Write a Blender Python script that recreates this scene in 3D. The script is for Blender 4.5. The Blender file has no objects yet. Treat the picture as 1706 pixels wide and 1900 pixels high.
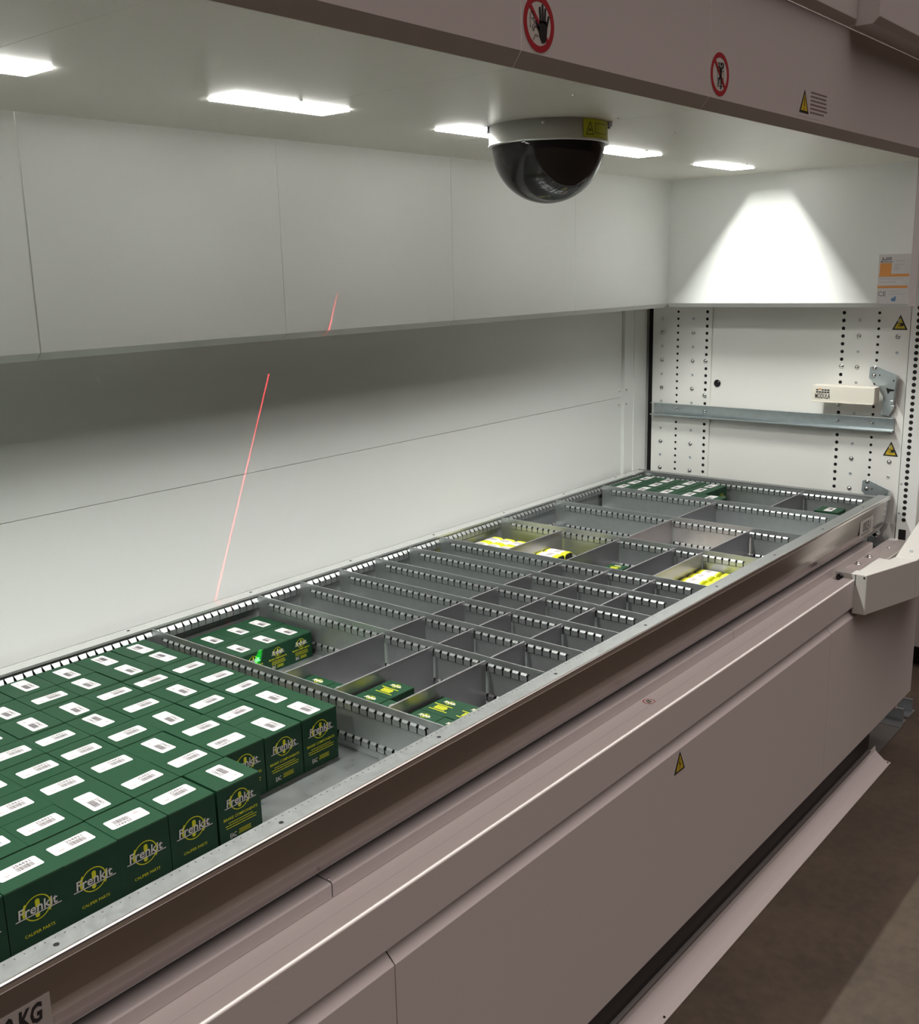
import bpy, math, random
from mathutils import Vector, Matrix
random.seed(7)
sc = bpy.context.scene
COL = sc.collection
PI = math.pi

# ------------------------------------------------------------------ camera
CAM_POS = (-0.6752, -0.9472, 0.6913)
CAM_ROT = [[0.6376382, 0.1881733, -0.7469996], [-0.7699535, 0.1251281, -0.6257112], [-0.0242715, 0.9741323, 0.2246712]]
CAM_F, CAM_PP = 1924.411, (838.091, 950.061)  # focal length and principal point in pixels of the 1706x1900 frame
cam_data = bpy.data.cameras.new('camera')
cam = bpy.data.objects.new('camera', cam_data); COL.objects.link(cam)
cam_data.sensor_fit = 'VERTICAL'; cam_data.sensor_height = 36.0
cam_data.lens = CAM_F / 1900 * 36.0
cam_data.shift_x = (853 - CAM_PP[0]) / 1900; cam_data.shift_y = (CAM_PP[1] - 950) / 1900
cam_data.clip_start = 0.02
_m = Matrix(CAM_ROT).to_4x4(); _m.translation = Vector(CAM_POS); cam.matrix_world = _m
sc.camera = cam

# ------------------------------------------------------------------ render look
sc.view_settings.view_transform = 'Standard'
sc.view_settings.look = 'None'
sc.view_settings.gamma = 1.0
sc.view_settings.use_curve_mapping = False
sc.view_settings.exposure = 0.0
sc.cycles.use_denoising = True
sc.cycles.max_bounces = 12; sc.cycles.diffuse_bounces = 8; sc.cycles.glossy_bounces = 5
sc.cycles.transmission_bounces = 6
sc.cycles.sample_clamp_indirect = 12.0
sc.cycles.use_light_tree = True
sc.cycles.caustics_reflective = False; sc.cycles.caustics_refractive = False

# ------------------------------------------------------------------ world and lights
LED_WATT = 6.6            # power of each LED strip in the bay ceiling
HALL_LAMP = 40.0          # high-bay lamp over the machine
WORLD_DIM, WORLD_UP = 0.009, 2.4
LASER_RED, LASER_GREEN = 2300.0, 1100.0

w = bpy.data.worlds.new('hall_light'); sc.world = w; w.use_nodes = True
nt = w.node_tree; nt.nodes.clear()
n_out = nt.nodes.new('ShaderNodeOutputWorld'); n_bg = nt.nodes.new('ShaderNodeBackground')
n_tc = nt.nodes.new('ShaderNodeTexCoord'); n_sep = nt.nodes.new('ShaderNodeSeparateXYZ')
n_ramp = nt.nodes.new('ShaderNodeValToRGB')
nt.links.new(n_tc.outputs['Generated'], n_sep.inputs[0]); nt.links.new(n_sep.outputs['Z'], n_ramp.inputs[0])
nt.links.new(n_ramp.outputs[0], n_bg.inputs[0]); nt.links.new(n_bg.outputs[0], n_out.inputs[0])
cr = n_ramp.color_ramp
cr.elements[0].position = 0.45; cr.elements[0].color = (WORLD_DIM, WORLD_DIM * .86, WORLD_DIM * .82, 1)
cr.elements[1].position = 1.0; cr.elements[1].color = (WORLD_UP, WORLD_UP * .84, WORLD_UP * .80, 1)
n_bg.inputs[1].default_value = 1.0

lamp = bpy.data.lights.new('hall_lamp', 'AREA'); lamp.shape = 'SQUARE'; lamp.size = 0.6
lamp.energy = HALL_LAMP; lamp.color = (1, .95, .78)
lo = bpy.data.objects.new('hall_lamp', lamp); COL.objects.link(lo); lo.location = (1.6, 0.13, 9.0)

# ------------------------------------------------------------------ materials
def new_mat(name):
    m = bpy.data.materials.new(name); m.use_nodes = True
    return m, m.node_tree, m.node_tree.nodes['Principled BSDF']
def mat(name, col, rough=.5, metal=0., spec=.5, noise=None, bump=None, coat=0.):
    m, t, b = new_mat(name)
    b.inputs['Base Color'].default_value = (*col, 1); b.inputs['Roughness'].default_value = rough
    b.inputs['Metallic'].default_value = metal; b.inputs['Specular IOR Level'].default_value = spec
    b.inputs['Coat Weight'].default_value = coat
    if noise:                                   # (scale, amount, roughness amount, stretch)
        sc_, amt, ramt, st = noise
        tc = t.nodes.new('ShaderNodeTexCoord'); mp = t.nodes.new('ShaderNodeMapping')
        mp.inputs['Scale'].default_value = st
        nz = t.nodes.new('ShaderNodeTexNoise'); nz.inputs['Scale'].default_value = sc_; nz.inputs['Detail'].default_value = 4
        t.links.new(tc.outputs['Object'], mp.inputs[0]); t.links.new(mp.outputs[0], nz.inputs[0])
        mx = t.nodes.new('ShaderNodeMix'); mx.data_type = 'RGBA'
        mx.inputs[6].default_value = (*[c * (1 - amt) for c in col], 1); mx.inputs[7].default_value = (*[min(1, c * (1 + amt)) for c in col], 1)
        t.links.new(nz.outputs[0], mx.inputs[0]); t.links.new(mx.outputs[2], b.inputs['Base Color'])
        mr = t.nodes.new('ShaderNodeMapRange'); mr.inputs[3].default_value = max(0.02, rough - ramt); mr.inputs[4].default_value = rough + ramt
        t.links.new(nz.outputs[0], mr.inputs[0]); t.links.new(mr.outputs[0], b.inputs['Roughness'])
        if bump:
            bp = t.nodes.new('ShaderNodeBump'); bp.inputs['Strength'].default_value = bump; bp.inputs['Distance'].default_value = .001
            t.links.new(nz.outputs[0], bp.inputs['Height']); t.links.new(bp.outputs[0], b.inputs['Normal'])
    return m
def emit(name, col, strength):
    m, t, b = new_mat(name)
    b.inputs['Base Color'].default_value = (0, 0, 0, 1)
    b.inputs['Emission Color'].default_value = (*col, 1); b.inputs['Emission Strength'].default_value = strength
    return m
PAINT = mat('grey_white_paint', (.90, .885, .82), .35, 0, .45, (400, .015, .03, (1, 1, 1)), .12)
PAINT_IN = mat('inner_white_paint', (.83, .85, .835), .36, 0, .5, (300, .015, .04, (1, 1, 1)))
PAINT_OUT = mat('outer_paint', (.62, .585, .57), .45, 0, .4, (400, .015, .03, (1, 1, 1)), .12)
PAINT_W = mat('white_painted_steel', (.58, .58, .55), .4)
SLIT = mat('slit_shade_paint', (.016, .018, .018), .6)  # near-black colour stands in for the shade inside the slits
SEAM = mat('dark_seam', (.03, .03, .03), .8)
BLACK = mat('black_paint', (.008, .008, .009), .35)
BLACKG = mat('black_rubber', (.012, .012, .013), .22)
HOLE = mat('hole_black', (.004, .004, .004), .9)
GALV = mat('galvanized_sheet', (.50, .53, .53), .36, .85, .5, (60, .10, .06, (1, 1, 1)))
GALV_TOP = mat('galvanized_flange', (.33, .345, .345), .40, .8, .5, (90, .14, .07, (1, 1, 1)))
GALV_FLOOR = mat('galvanized_floor', (.47, .50, .51), .30, .85, .5, (30, .16, .08, (1, 1, 1)))
STEEL = mat('bright_steel_face', (.42, .38, .36), .22, 1., .5)
HEM = mat('bright_hem', (.85, .83, .80), .22, 1.)
ZINC = mat('zinc_plated', (.52, .58, .60), .32, .85, .5, (50, .12, .08, (1, 1, 1)))
CHROME = mat('screw_steel', (.75, .76, .76), .2, 1.)
ALU = mat('brushed_aluminium', (.72, .72, .70), .30, .72, .5, (30, .03, .04, (1, 1, .02)))
GREEN = mat('green_carton', (.0065, .046, .019), .5, 0, .28, (70, .10, .05, (1, 1, 1)))
GREEN_E = mat('worn_carton_edge', (.10, .20, .10), .6)
WHITE = mat('white_label', (.66, .64, .645), .55, 0, .3)
INK = mat('label_ink', (.10, .09, .10), .6)
INKL = mat('pale_label_ink', (.45, .42, .43), .6)
P_WHITE = mat('print_white', (.85, .85, .82), .5)
P_YEL = mat('print_yellow', (.80, .84, .02), .5)
YELLOW = mat('yellow_film', (.80, .84, .03), .28, 0, .6)
S_YEL = mat('sign_yellow', (.62, .46, .02), .5)
S_RED = mat('sign_red', (.40, .02, .03), .5)
S_WHITE = mat('sign_white', (.62, .60, .55), .5)
S_BLACK = mat('sign_black', (.012, .012, .012), .5)
S_BROWN = mat('sign_text_brown', (.20, .14, .13), .6)
ORANGE = mat('orange_print', (.72, .30, .07), .5)
BLUE = mat('blue_print', (.12, .25, .45), .5)
CREAM = mat('cream_plastic', (.80, .77, .68), .4)
LASER_LBL = mat('laser_label_yellow', (.55, .60, .02), .4)
BEIGE = mat('beige_card', (.55, .47, .43), .7)
LINER = mat('dark_liner', (.030, .028, .027), .6, 0, .1)
LED = emit('led_white', (1.0, 1.0, .94), 25.0)
HOUSING = emit('housing_bounce_glow', (1.0, 1.0, .95), 7.0)  # walls emit in place of LED light bounced off them, and as fill
FILL_RIM = emit('added_fill_rim', (1.0, 1.0, .95), 34.0)  # glow of an added rim, fill light for ceiling and panels
gm, gt, gb = new_mat('dome_acrylic')
gb.inputs['Base Color'].default_value = (.028, .025, .025, 1); gb.inputs['Roughness'].default_value = .02
gb.inputs['Transmission Weight'].default_value = 0; gb.inputs['IOR'].default_value = 1.38
ACRYL = gm
# concrete floor
cm, ct, cb = new_mat('concrete')
tc = ct.nodes.new('ShaderNodeTexCoord'); n1 = ct.nodes.new('ShaderNodeTexNoise'); n1.inputs['Scale'].default_value = 5.; n1.inputs['Detail'].default_value = 8
n2 = ct.nodes.new('ShaderNodeTexNoise'); n2.inputs['Scale'].default_value = 40.; n2.inputs['Detail'].default_value = 5
rp = ct.nodes.new('ShaderNodeValToRGB'); rp.color_ramp.elements[0].position = .3; rp.color_ramp.elements[0].color = (.046, .035, .026, 1)
rp.color_ramp.elements[1].position = .7; rp.color_ramp.elements[1].color = (.094, .072, .049, 1)
mxx = ct.nodes.new('ShaderNodeMix'); mxx.inputs[0].default_value = .35
ct.links.new(tc.outputs['Object'], n1.inputs[0]); ct.links.new(tc.outputs['Object'], n2.inputs[0])
ct.links.new(n1.outputs[0], mxx.inputs[2]); ct.links.new(n2.outputs[0], mxx.inputs[3])
ct.links.new(mxx.outputs[0], rp.inputs[0]); ct.links.new(rp.outputs[0], cb.inputs['Base Color']); cb.inputs['Roughness'].default_value = .65
CONCRETE = cm

# ------------------------------------------------------------------ geometry helpers
class MB:
    def __init__(s): s.v = []; s.f = []; s.m = []; s.sm = []
    def add(s, vs, fs, m=0, M=None, smooth=False):
        o = len(s.v)
        for p in vs:
            p = Vector(p); s.v.append(tuple(M @ p if M is not None else p))
        for f in fs: s.f.append([i + o for i in f]); s.m.append(m); s.sm.append(smooth)
        return s
    def box(s, a, b, m=0, M=None):
        x0, y0, z0 = a; x1, y1, z1 = b
        vs = [(x0, y0, z0), (x1, y0, z0), (x1, y1, z0), (x0, y1, z0), (x0, y0, z1), (x1, y0, z1), (x1, y1, z1), (x0, y1, z1)]
        return s.add(vs, [(0, 3, 2, 1), (4, 5, 6, 7), (0, 1, 5, 4), (1, 2, 6, 5), (2, 3, 7, 6), (3, 0, 4, 7)], m, M)
    def prism(s, poly, a, b, axis='x', m=0, M=None):
        """closed 2-D outline swept from a to b along an axis; poly holds the two other coordinates"""
        n = len(poly)
        def P(p, t): return {'x': (t, p[0], p[1]), 'y': (p[0], t, p[1]), 'z': (p[0], p[1], t)}[axis]
        vs = [P(p, a) for p in poly] + [P(p, b) for p in poly]
        fs = [tuple(range(n))[::-1], tuple(range(n, 2 * n))] + [(i, (i + 1) % n, n + (i + 1) % n, n + i) for i in range(n)]
        return s.add(vs, fs, m, M)
    def sheet(s, path, t, a, b, axis='x', m=0, M=None):
        """folded sheet of thickness t following an open path, swept along an axis"""
        n = len(path); off = []
        for i, p in enumerate(path):
            d0 = Vector(path[i]) - Vector(path[i - 1]) if i else Vector(path[1]) - Vector(path[0])
            d1 = Vector(path[i + 1]) - Vector(path[i]) if i < n - 1 else d0
            d = (d0.normalized() + d1.normalized()); d = d.normalized() if d.length > 1e-6 else d0.normalized()
            nn = Vector((-d.y, d.x)); k = max(.4, nn.dot(Vector((-d0.normalized().y, d0.normalized().x))))
            off.append((p[0] + nn.x * t / k, p[1] + nn.y * t / k))
        return s.prism(list(path) + off[::-1], a, b, axis, m, M)
    def lathe(s, prof, seg=32, m=0, M=None, smooth=True, cap=False):
        vs = []; fs = []
        for r, z in prof:
            for k in range(seg):
                an = 2 * PI * k / seg; vs.append((r * math.cos(an), r * math.sin(an), z))
        for i in range(len(prof) - 1):
            for k in range(seg):
                k2 = (k + 1) % seg
                fs.append((i * seg + k, i * seg + k2, (i + 1) * seg + k2, (i + 1) * seg + k))
        s.add(vs, fs, m, M, smooth)
        if cap:
            s.add([vs[k] for k in range(seg)], [tuple(range(seg))[::-1]], m, M)
            s.add([vs[(len(prof) - 1) * seg + k] for k in range(seg)], [tuple(range(seg))], m, M)
        return s
    def disc(s, r, m=0, M=None, seg=20, sx=1., r0=None):
        if r0 is None:
            return s.add([(r * sx * math.cos(2 * PI * k / seg), r * math.sin(2 * PI * k / seg), 0) for k in range(seg)], [tuple(range(seg))], m, M)
        vs = []
        for rr in (r0, r): vs += [(rr * sx * math.cos(2 * PI * k / seg), rr * math.sin(2 * PI * k / seg), 0) for k in range(seg)]
        return s.add(vs, [(k, (k + 1) % seg, seg + (k + 1) % seg, seg + k) for k in range(seg)], m, M)
    def poly(s, pts, m=0, M=None):
        return s.add([(p[0], p[1], p[2] if len(p) > 2 else 0) for p in pts], [tuple(range(len(pts)))], m, M)
    def line(s, pts, wd, m=0, M=None):
        for a, b in zip(pts[:-1], pts[1:]):
            a = Vector(a); b = Vector(b); d = (b - a).normalized(); n = Vector((-d.y, d.x)) * wd / 2; e = d * wd * .3
            s.poly([a - e - n, b + e - n, b + e + n, a - e + n], m, M)
        return s
    def text(s, string, size, m=0, M=None, bold=0., cx=True, shear=0.):
        vs, fs = text_geo(string, bold)
        w_ = max(v[0] for v in vs); h_ = 1.
        T = Matrix.Identity(4)
        T = Matrix.Translation((-w_ * size / 2 if cx else 0, 0, 0)) @ Matrix(((size, size * shear, 0, 0), (0, size, 0, 0), (0, 0, 1, 0), (0, 0, 0, 1)))
        return s.add(vs, fs, m, (M @ T) if M is not None else T)
    def build(s, name, mats, parent=None, bevel=0., seg=2, loc=None, recalc=True):
        me = bpy.data.meshes.new(name); me.from_pydata(s.v, [], s.f)
        if not isinstance(mats, (list, tuple)): mats = [mats]
        for k in mats: me.materials.append(k)
        me.polygons.foreach_set('material_index', s.m); me.polygons.foreach_set('use_smooth', s.sm)
        me.update()
        o = bpy.data.objects.new(name, me); COL.objects.link(o)
        if parent is not None: o.parent = parent
        if loc is not None: o.location = loc
        if bevel:
            b = o.modifiers.new('bevel', 'BEVEL'); b.width = bevel; b.segments = seg; b.limit_method = 'ANGLE'; b.angle_limit = math.radians(40)
            b.harden_normals = False
        return o
_tc = {}
def text_geo(string, bold=0.):
    key = (string, bold)
    if key not in _tc:
        cu = bpy.data.curves.new('t', 'FONT'); cu.body = string; cu.size = 1.0; cu.offset = bold; cu.resolution_u = 2
        ob = bpy.data.objects.new('t', cu); COL.objects.link(ob)
        dg = bpy.context.evaluated_depsgraph_get(); dg.update()
        me = ob.evaluated_get(dg).to_mesh()
        _tc[key] = ([tuple(v.co) for v in me.vertices], [tuple(p.vertices) for p in me.polygons])
        ob.evaluated_get(dg).to_mesh_clear()
        bpy.data.objects.remove(ob); bpy.data.curves.remove(cu)
    return _tc[key]
def tag(o, label=None, cat=None, group=None, kind=None):
    if label: o['label'] = label
    if cat: o['category'] = cat
    if group: o['group'] = group
    if kind: o['kind'] = kind
    return o
def thing(name, label, cat, loc=(0, 0, 0), rz=0., group=None):
    o = bpy.data.objects.new(name, None); COL.objects.link(o); o.empty_display_size = .05
    o.location = loc; o.rotation_euler = (0, 0, rz)
    return tag(o, label, cat, group)
def dup(root, loc=None, rz=None, label=None, group=None):
    r = root.copy(); COL.objects.link(r)
    if loc is not None: r.location = loc
    if rz is not None: r.rotation_euler = (0, 0, rz)
    if label: r['label'] = label
    if group: r['group'] = group
    for ch in list(root.children):
        c = ch.copy(); COL.objects.link(c); c.parent = r
        for g in list(ch.children):
            d = g.copy(); COL.objects.link(d); d.parent = c
    return r
def FR(o, x, y):
    """frame whose local x,y,z are the vectors x, y, x cross y, at o"""
    x = Vector(x).normalized(); y = Vector(y).normalized(); z = x.cross(y)
    M = Matrix((x, y, z)).transposed().to_4x4(); M.translation = Vector(o); return M
def front(x, y, z): return FR((x, y, z), (1, 0, 0), (0, 0, 1))      # a surface facing the operator (-Y)
def endw(x, y, z): return FR((x, y, z), (0, -1, 0), (0, 0, 1))      # a surface facing -X
ORD = ['first', 'second', 'third', 'fourth', 'fifth', 'sixth', 'seventh', 'eighth', 'ninth', 'tenth', 'eleventh']

# ------------------------------------------------------------------ main sizes (metres)
XL, XE, XW = -1.62, 2.438, 2.60           # left end, upper end panel, perforated end wall
YP, YB = .716, .88                        # hanging rear panels, lower rear wall
ZC, ZP = .9605, .577                      # bay ceiling, lower edge of hanging panels
ZF = -.84                                 # hall floor
TX0, TX1, D = -1.60, 2.50, .857           # tray
FZ = -.10                                 # tray floor
SEAMS = [.24 + .5485 * k for k in range(-4, 5)]

# ------------------------------------------------------------------ hall floor
tag(MB().box((-8, -9, ZF - .05), (16, 9, ZF)).build('floor', CONCRETE), 'bare grey brown concrete hall floor', kind='structure')

# ------------------------------------------------------------------ the bay: walls, ceiling
GAP = .0009
def S_(o, label): return tag(o, label, kind='structure')
m = MB()
m.box((XL, YB, .2625), (2.428, YB + .012, 1.16)).box((XL, YB, -.30), (2.428, YB + .012, .2612))
m.box((XL, YB + .006, -.30), (2.45, YB + .02, 1.16))
m.box((2.440, YB - .006, -.30), (2.588, YB + .012, 1.16))
m.sheet([(2.440, YB - .006), (2.440, YB + .010)], .001, -.3, 1.16, 'z')
m.box((2.500, YB - .0085, -.30), (2.506, YB - .006, 1.16))
wall_back = S_(m.build('wall_back', PAINT_IN), 'pale painted rear wall of the machine bay behind the tray')
scr = MB().lathe([(0.0, .0032), (.003, .0028), (.0046, .0012), (.005, 0), (.0062, 0)], 16).box((-.003, -.0006, .0028), (.003, .0006, .0034), 1)
SCREW_ME = scr.build('screw', [CHROME, SEAM]); _sm = SCREW_ME.data; bpy.data.objects.remove(SCREW_ME)
gro = MB().lathe([(0.0, .0002), (.0022, .0002), (.0024, .0012), (.0046, .0008), (.005, 0)], 16)
_g = gro.build('rivet', [ZINC]); RIV_ME = _g.data; bpy.data.objects.remove(_g)
def screw(M, parent, s=1., me=None, name='screw', label=None):
    o = bpy.data.objects.new(name, me or _sm); COL.objects.link(o); o.parent = parent
    o.matrix_local = M @ Matrix.Diagonal((s, s, s, 1))
    if label: o['label'] = label
    return o
for xx in (2.415, 2.452):
    for zz in (.285, .236): screw(front(xx, YB - (.006 if xx > 2.43 else 0), zz), wall_back, .7)

m = MB()
x6 = XW
m.box((x6, .634, -.30), (x6 + .004, .856, 1.0)).box((x6, .0, -.30), (x6 + .004, .2055, 1.0)).box((x6 + .006, .1, -.30), (x6 + .012, .75, 1.0))
m.box((x6 - .003, .634, -.30), (x6, .6385, 1.0))
m.box((x6 + .012, -.07, -.30), (x6 + .02, .90, 1.0))
wall_right = S_(m.build('wall_right', mat('end_wall_white', (.86, .86, .83), .36)), 'perforated white end wall of the machine bay')
MB().box((x6 + .001, .857, -.30), (x6 + .006, .872, 1.0)).build('corner_gap_seal', HOLE, wall_right)
def hole_col(mb, y, z0, z1, n, r, x=None, ring=False):
    for k in range(n):
        z = z0 + (z1 - z0) * k / (n - 1); M = endw((x or x6) - .0002, y, z)
        mb.disc(r, 0, M, 14)
        if ring: mb.disc(r * .42, 1, endw((x or x6) - .0004, y, z), 10, 1., r * .30)
m = MB()
hole_col(m, .7600, .543, -.003, 24, .0042); hole_col(m, .6525, .543, -.003, 24, .0053)
hole_col(m, .1965, .566, -.003, 25, .0055); hole_col(m, .0905, .566, .021, 24, .0044)
m.build('drilled_holes', [HOLE, SEAM], wall_right)
for y, lst in ((.8195, 0), (.7030, 0), (.1480, 0), (.0325, 0)):
    z = .520
    for k in range(12):
        zz = z - .0477 * k
        if y == .0325 and .255 < zz < .4: continue
        if y == .148 and .27 < zz < .325: continue
        big = k % 2 == 1
        screw(endw(x6, y, zz), wall_right, 1.15 if big else .95, _sm if big else RIV_ME, 'screw' if big else 'rivet')
for y, z in ((.655, .378), (.655, .262), (.196, .378), (.196, .262)): screw(endw(x6 - .0006, y, z), wall_right, 1.25)
MB().lathe([(0, .004), (.010, .0038), (.0125, .001), (.0125, 0)], 24, 0, endw(x6 + .0055, .612, .305)).build('rubber_plug', BLACKG, wall_right)
# hole post in front of the end wall
m = MB().box((x6 - .006, -.060, -.20), (x6 + .02, -.0035, 1.0))
post = tag(m.build('rack_post', PAINT_IN, None, .001), 'white upright with a column of large round holes at the right end of the bay', 'post')
m = MB(); hole_col(m, -.0245, .426 + 7 * .0189, .426 - 27 * .0189, 35, .0062, x6 - .006, True)
m.prism([(-.012, -.1145), (-.032, -.1145), (-.034, -.117), (-.034, -.168), (-.012, -.168)], x6 - .0064, x6 - .0061, 'x')
m.build('post_holes', [HOLE, SEAM], post)
for z in (.028, -.064): screw(endw(x6 - .006, -.0095, z), post, .55)

# hanging rear panels
def lip_profile(y, z0, z1): return [(y, z1), (y, z0), (y + .013, z0 - .0125), (y + .045, z0 - .0125)]
names_rear = {}
for i in range(len(SEAMS) - 1):
    a, b = SEAMS[i] + GAP / 2, SEAMS[i + 1] - GAP / 2
    if SEAMS[i] < XL: a = XL
    if i == len(SEAMS) - 2: b = XE
    if abs(SEAMS[i] - .24) < .01: a += .0012
    k = len(SEAMS) - 2 - i
    lab = 'flat white hanging panel above the tray, %s from the far right corner' % ORD[k]
    o = MB().sheet(lip_profile(YP, ZP, .975), -.0012, a, b).build('hanging_cover', PAINT_IN, None, .0015)
    tag(o, lab, 'panel', 'hanging rear panels of the bay')
# hanging end panel
pr = [(XE, .975), (XE, ZP), (XE + .013, ZP - .0125), (XE + .04, ZP - .0125)]
m = MB(); 
n0 = [(p[0], p[1]) for p in pr]
def swept_y(mb, path, t, y0, y1, m_=0):
    # sheet swept along y: path holds (x, z)
    return mb.sheet(path, t, y0, y1, 'y', m_)
swept_y(m, n0, .0012, -.036, YP)
m.sheet([(XE, -.036), (XE + .02, -.040), (XE + .05, -.040)], -.0012, ZP - .01, .975, 'z')
endp = tag(m.build('hanging_end_cover', PAINT_IN, None, .001), 'white hanging end panel lit by a bright trapezoid, with a rating sticker', 'panel')
# rating sticker
m = MB(); M = lambda y, z, e=.0006: endw(XE - e, y, z)
st = lambda a, b, mm, e: m.box((a[0], a[1], 0), (b[0], b[1], .0003), mm, M(.051, .575, e))
st((0, 0), (.0875, .1375), 0, .0003)
st((.004, .083), (.036, .113), 1, .0007); st((.003, .0755), (.085, .083), 1, .0007); st((.001, .044), (.083, .0505), 1, .0007)
for k in range(5):
    if k != 1: st((.009 + k * .0054, .126), (.0132 + k * .0054, .129), 2, .0007)
    st((.009 + k * .0054, .1215), (.0132 + k * .0054, .1245), 2, .0007)
m.text('MODULA', .0078, 2, M(.051 - .022, .575 + .1145, .0011), .015)
m.text('CE', .019, 2, M(.051 - .014, .575 + .0215, .0011), .0)
for z_, a_, b_ in ((.118, .047, .071), (.108, .043, .067), (.103, .043, .056), (.0985, .043, .059), (.094, .043, .057), (.069, .005, .070), (.060, .005, .050), (.034, .035, .062), (.027, .036, .078)):
    st((a_, z_), (b_, z_ + .0014), 3, .0007)
m.disc(.0055, 4, M(.051 - .047, .575 + .012, .0011), 14, 1.3); m.disc(.003, 4, M(.051 - .051, .575 + .018, .0011), 10)
tag(m.build('rating_sticker', [WHITE, ORANGE, INK, INKL, BLUE], endp), 'white and orange rating sticker with CE mark')

# lamps recessed in the ceiling, then the ceiling round them
LX = [.5145 + .5355 * k for k in range(-3, 4)]
LW, LY0, LY1, LD = .232, .3520, .4120, .0495
LEDLAB = ['glowing white ceiling lamp slot nearest the far end panel', 'glowing ceiling lamp slot just right of the dome', 'glowing ceiling lamp slot partly behind the left side of the dome',
          'long glowing ceiling lamp slot, the largest one seen whole in the photo', 'glowing ceiling lamp slot cut off by the left edge of the photo',
          'ceiling lamp slot one place beyond the left edge of the photo', 'ceiling lamp slot two places beyond the left edge of the photo']
for k, cx in enumerate(LX):
    t = thing('ceiling_light', LEDLAB[6 - k], 'light', (cx, (LY0 + LY1) / 2, ZC), 0, 'recessed lamps in the bay ceiling')
    h = LW / 2; yy = (LY1 - LY0) / 2
    m = MB().box((-h - .002, -yy - .002, 0), (-h, yy + .002, LD)).box((h, -yy - .002, 0), (h + .002, yy + .002, LD))
    m.box((-h, -yy - .002, 0), (h, -yy, LD)).box((-h, yy, 0), (h, yy + .002, LD)).box((-h - .002, -yy - .002, LD), (h + .002, yy + .002, LD + .002))
    m.build('housing', HOUSING, t)
    m = MB()
    for a_, b_ in (((-h - .003, -yy - .003), (h + .003, -yy)), ((-h - .003, yy), (h + .003, yy + .003)), ((-h - .003, -yy), (-h, yy)), ((h, -yy), (h + .003, yy))):
        m.box((a_[0], a_[1], -.003), (b_[0], b_[1], -.0002))
    m.build('fill_frame', FILL_RIM, t)  # added rim below the opening, glows to brighten the ceiling
    MB().box((-h + .008, -.0073, LD - .004), (h - .008, .0073, LD - .0001)).build('led_strip', LED, t)
    al = bpy.data.lights.new('led_strip_light', 'AREA'); al.shape = 'RECTANGLE'; al.size = LW - .016; al.size_y = .0146; al.energy = LED_WATT; al.color = (1, 1, .94)
    ao = bpy.data.objects.new('led_strip_light', al); COL.objects.link(ao); ao.parent = t; ao.location = (0, 0, LD - .0045)
m = MB(); zz0, zz1 = ZC, ZC + .0015
FS = [-1.65, -1.10, -.551, -.005, .543, 1.10, 1.637]
xs = [-1.65] + FS[1:] + [XE - .0025]
for a, b in zip(xs[:-1], xs[1:]):
    m.box((a + .0004, -.055, zz0), (b - .0004, LY0, zz1)); m.box((a + .0004, LY1, zz0), (b - .0004, YP - .0035, zz1))
m.box((-1.65, -.02, zz1), (XE - .01, LY0 - .01, zz1 + .003)); m.box((-1.65, LY1 + .01, zz1), (XE - .01, YP - .01, zz1 + .003)); m.box((XE - .0025, -.055, zz0), (XW + .02, -.043, zz1))
ex = [-1.65] + [v for c in LX for v in (c - LW / 2, c + LW / 2)] + [XE - .0025]
for a, b in zip(ex[::2], ex[1::2]): m.box((a, LY0, zz0), (b, LY1, zz1))
ceil = S_(m.build('ceiling', PAINT), 'white metal ceiling of the machine bay with recessed lamps')
for x, y in ((.958, .352), (.792, .010), (1.077, .0986), (.508, .330), (1.35, .13), (1.60, .332), (2.13, .32), (1.045, .43)):
    screw(FR((x, y, ZC), (1, 0, 0), (0, -1, 0)), ceil, .6)

# front fascia over the opening
fl = ['three beyond the left edge', 'two beyond the left edge', 'just beyond the left edge', 'left of the hand sign', 'bearing the red hand sign', 'bearing the red climbing sign and warning sticker', 'the long last one at the right end']
fasc = []
for i, a in enumerate(FS):
    b = FS[i + 1] if i + 1 < len(FS) else 2.62
    t_ = [(-.053, ZC), (-.055, ZC), (-.070, .980), (-.070, 1.189)]
    o = MB().sheet(t_, -.0015, a + GAP / 2, b - GAP / 2).build('fascia', PAINT_OUT, None, .001)
    tag(o, 'folded grey white fascia over the bay opening, ' + fl[i], 'panel', 'fascia panels over the opening'); fasc.append(o)
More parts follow.
